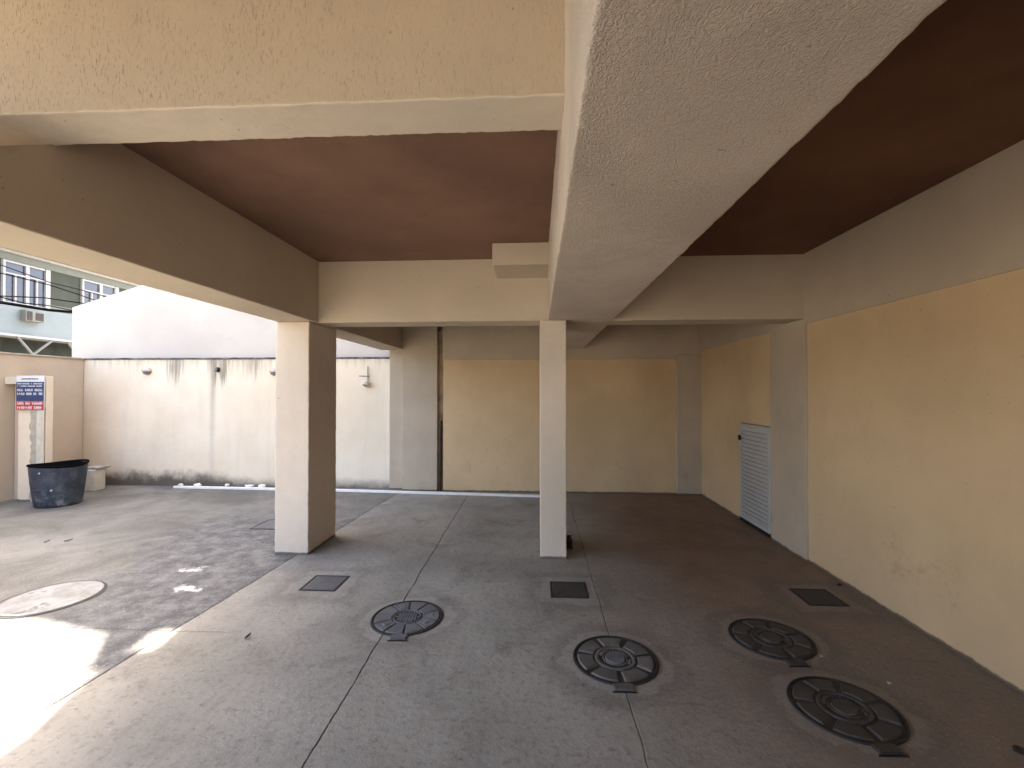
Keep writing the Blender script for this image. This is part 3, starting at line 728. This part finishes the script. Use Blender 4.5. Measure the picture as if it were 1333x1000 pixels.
window(11.86, 13.10, 4.13, 5.345); window(14.08, 15.38, 4.13, 5.345); window(9.6, 10.85, 4.13, 5.345)
Ac = thing('air_conditioner', 'boxy window air conditioner set in the pale blue wall across the street', 'air conditioner', (-14.9, 12.5, 3.67))
pobj('case', bx(-15.1, -14.72, 12.26, 12.75, 3.675, 3.985, bev=0.01), M['ac'], Ac)
pobj('grille', bx(-14.721, -14.712, 12.29, 12.43, 3.70, 3.96), M['ac_dark'], Ac)
pobj('grille', bx(-14.721, -14.712, 12.52, 12.73, 3.72, 3.94), M['ac_dark'], Ac)

def cable(label, r, pix):
    """pix: points along the street (y, z) in the plane x = -11"""
    p = [(-11.0, y, z) for y, z in pix]
    out = []
    for i in range(len(p) - 1):
        for k in range(6):
            t = k / 6; out.append(tuple(p[i][j] + (p[i + 1][j] - p[i][j]) * t for j in range(3)))
    out.append(p[-1])
    tag(obj('power_cable', path_tube(out, r), M['cable']), label, 'cable', 'power cables along the street')
cable('thick black power cable, lowest of those crossing the house windows', 0.034, [(4.0, 3.22), (8.69, 3.45), (9.62, 3.46), (10.30, 3.52), (14.0, 3.7)])
cable('thin power cable just above the thick black one', 0.012, [(4.0, 3.40), (8.69, 3.56), (9.10, 3.52), (9.62, 3.56), (10.30, 3.54), (14.0, 3.5)])
cable('thin sagging power cable crossing the middle of the windows', 0.014, [(4.0, 3.60), (8.69, 3.58), (9.54, 3.72), (10.32, 3.76), (10.95, 3.80), (14.0, 4.0)])
cable('thin power cable running across the upper window panes', 0.011, [(4.0, 3.75), (8.73, 4.05), (9.62, 4.03), (10.32, 3.95), (14.0, 3.4)])
cable('topmost thin power cable below the white eaves trim', 0.010, [(4.0, 4.1), (8.69, 4.22), (9.62, 4.09), (10.32, 4.08), (14.0, 3.9)])

# ------------------------------------------------------------------ light
tv = Vector((KX, KY, -1)).normalized()
elev = math.asin(-tv.z); az = math.atan2(-tv.x, -tv.y)          # towards the sun, clockwise from +Y
sd = bpy.data.lights.new('sun', 'SUN'); sd.energy = 4.0; sd.angle = R(0.5); sd.color = (1.0, 0.95, 0.88)
so = bpy.data.objects.new('sun', sd); C.objects.link(so); so.rotation_euler = tv.to_track_quat('-Z', 'Y').to_euler(); so.location = (-3, 8, 14)
w = bpy.data.worlds.new('World'); bpy.context.scene.world = w; w.use_nodes = True
nt = w.node_tree; sk = nt.nodes.new('ShaderNodeTexSky'); sk.sky_type = 'NISHITA'; sk.sun_disc = False
sk.sun_elevation = elev; sk.sun_rotation = az; sk.dust_density = 4.0; sk.air_density = 0.7; sk.ozone_density = 0.4
nt.links.new(sk.outputs[0], nt.nodes['Background'].inputs['Color']); nt.nodes['Background'].inputs['Strength'].default_value = 0.13

# ------------------------------------------------------------------ camera
cd = bpy.data.cameras.new('camera'); co = bpy.data.objects.new('camera', cd); C.objects.link(co)
cd.sensor_width = 36; cd.lens = 590 / 1333 * 36; cd.clip_end = 1000; cd.clip_start = 0.05
cd.shift_y = (11 - 590 * math.tan(R(0.6))) / 1333
co.location = (0, 0, 1.6); co.rotation_euler = (R(90.6), 0, math.atan(32.5 / 590))
sc = bpy.context.scene; sc.camera = co
sc.view_settings.view_transform = 'Standard'; sc.view_settings.look = 'None'; sc.view_settings.gamma = 1
sc.view_settings.exposure = 3.68
sc.view_settings.use_white_balance = True; sc.view_settings.white_balance_temperature = 7300
sc.render.engine = 'CYCLES'
sc.cycles.max_bounces = 14; sc.cycles.diffuse_bounces = 8; sc.cycles.use_denoising = True
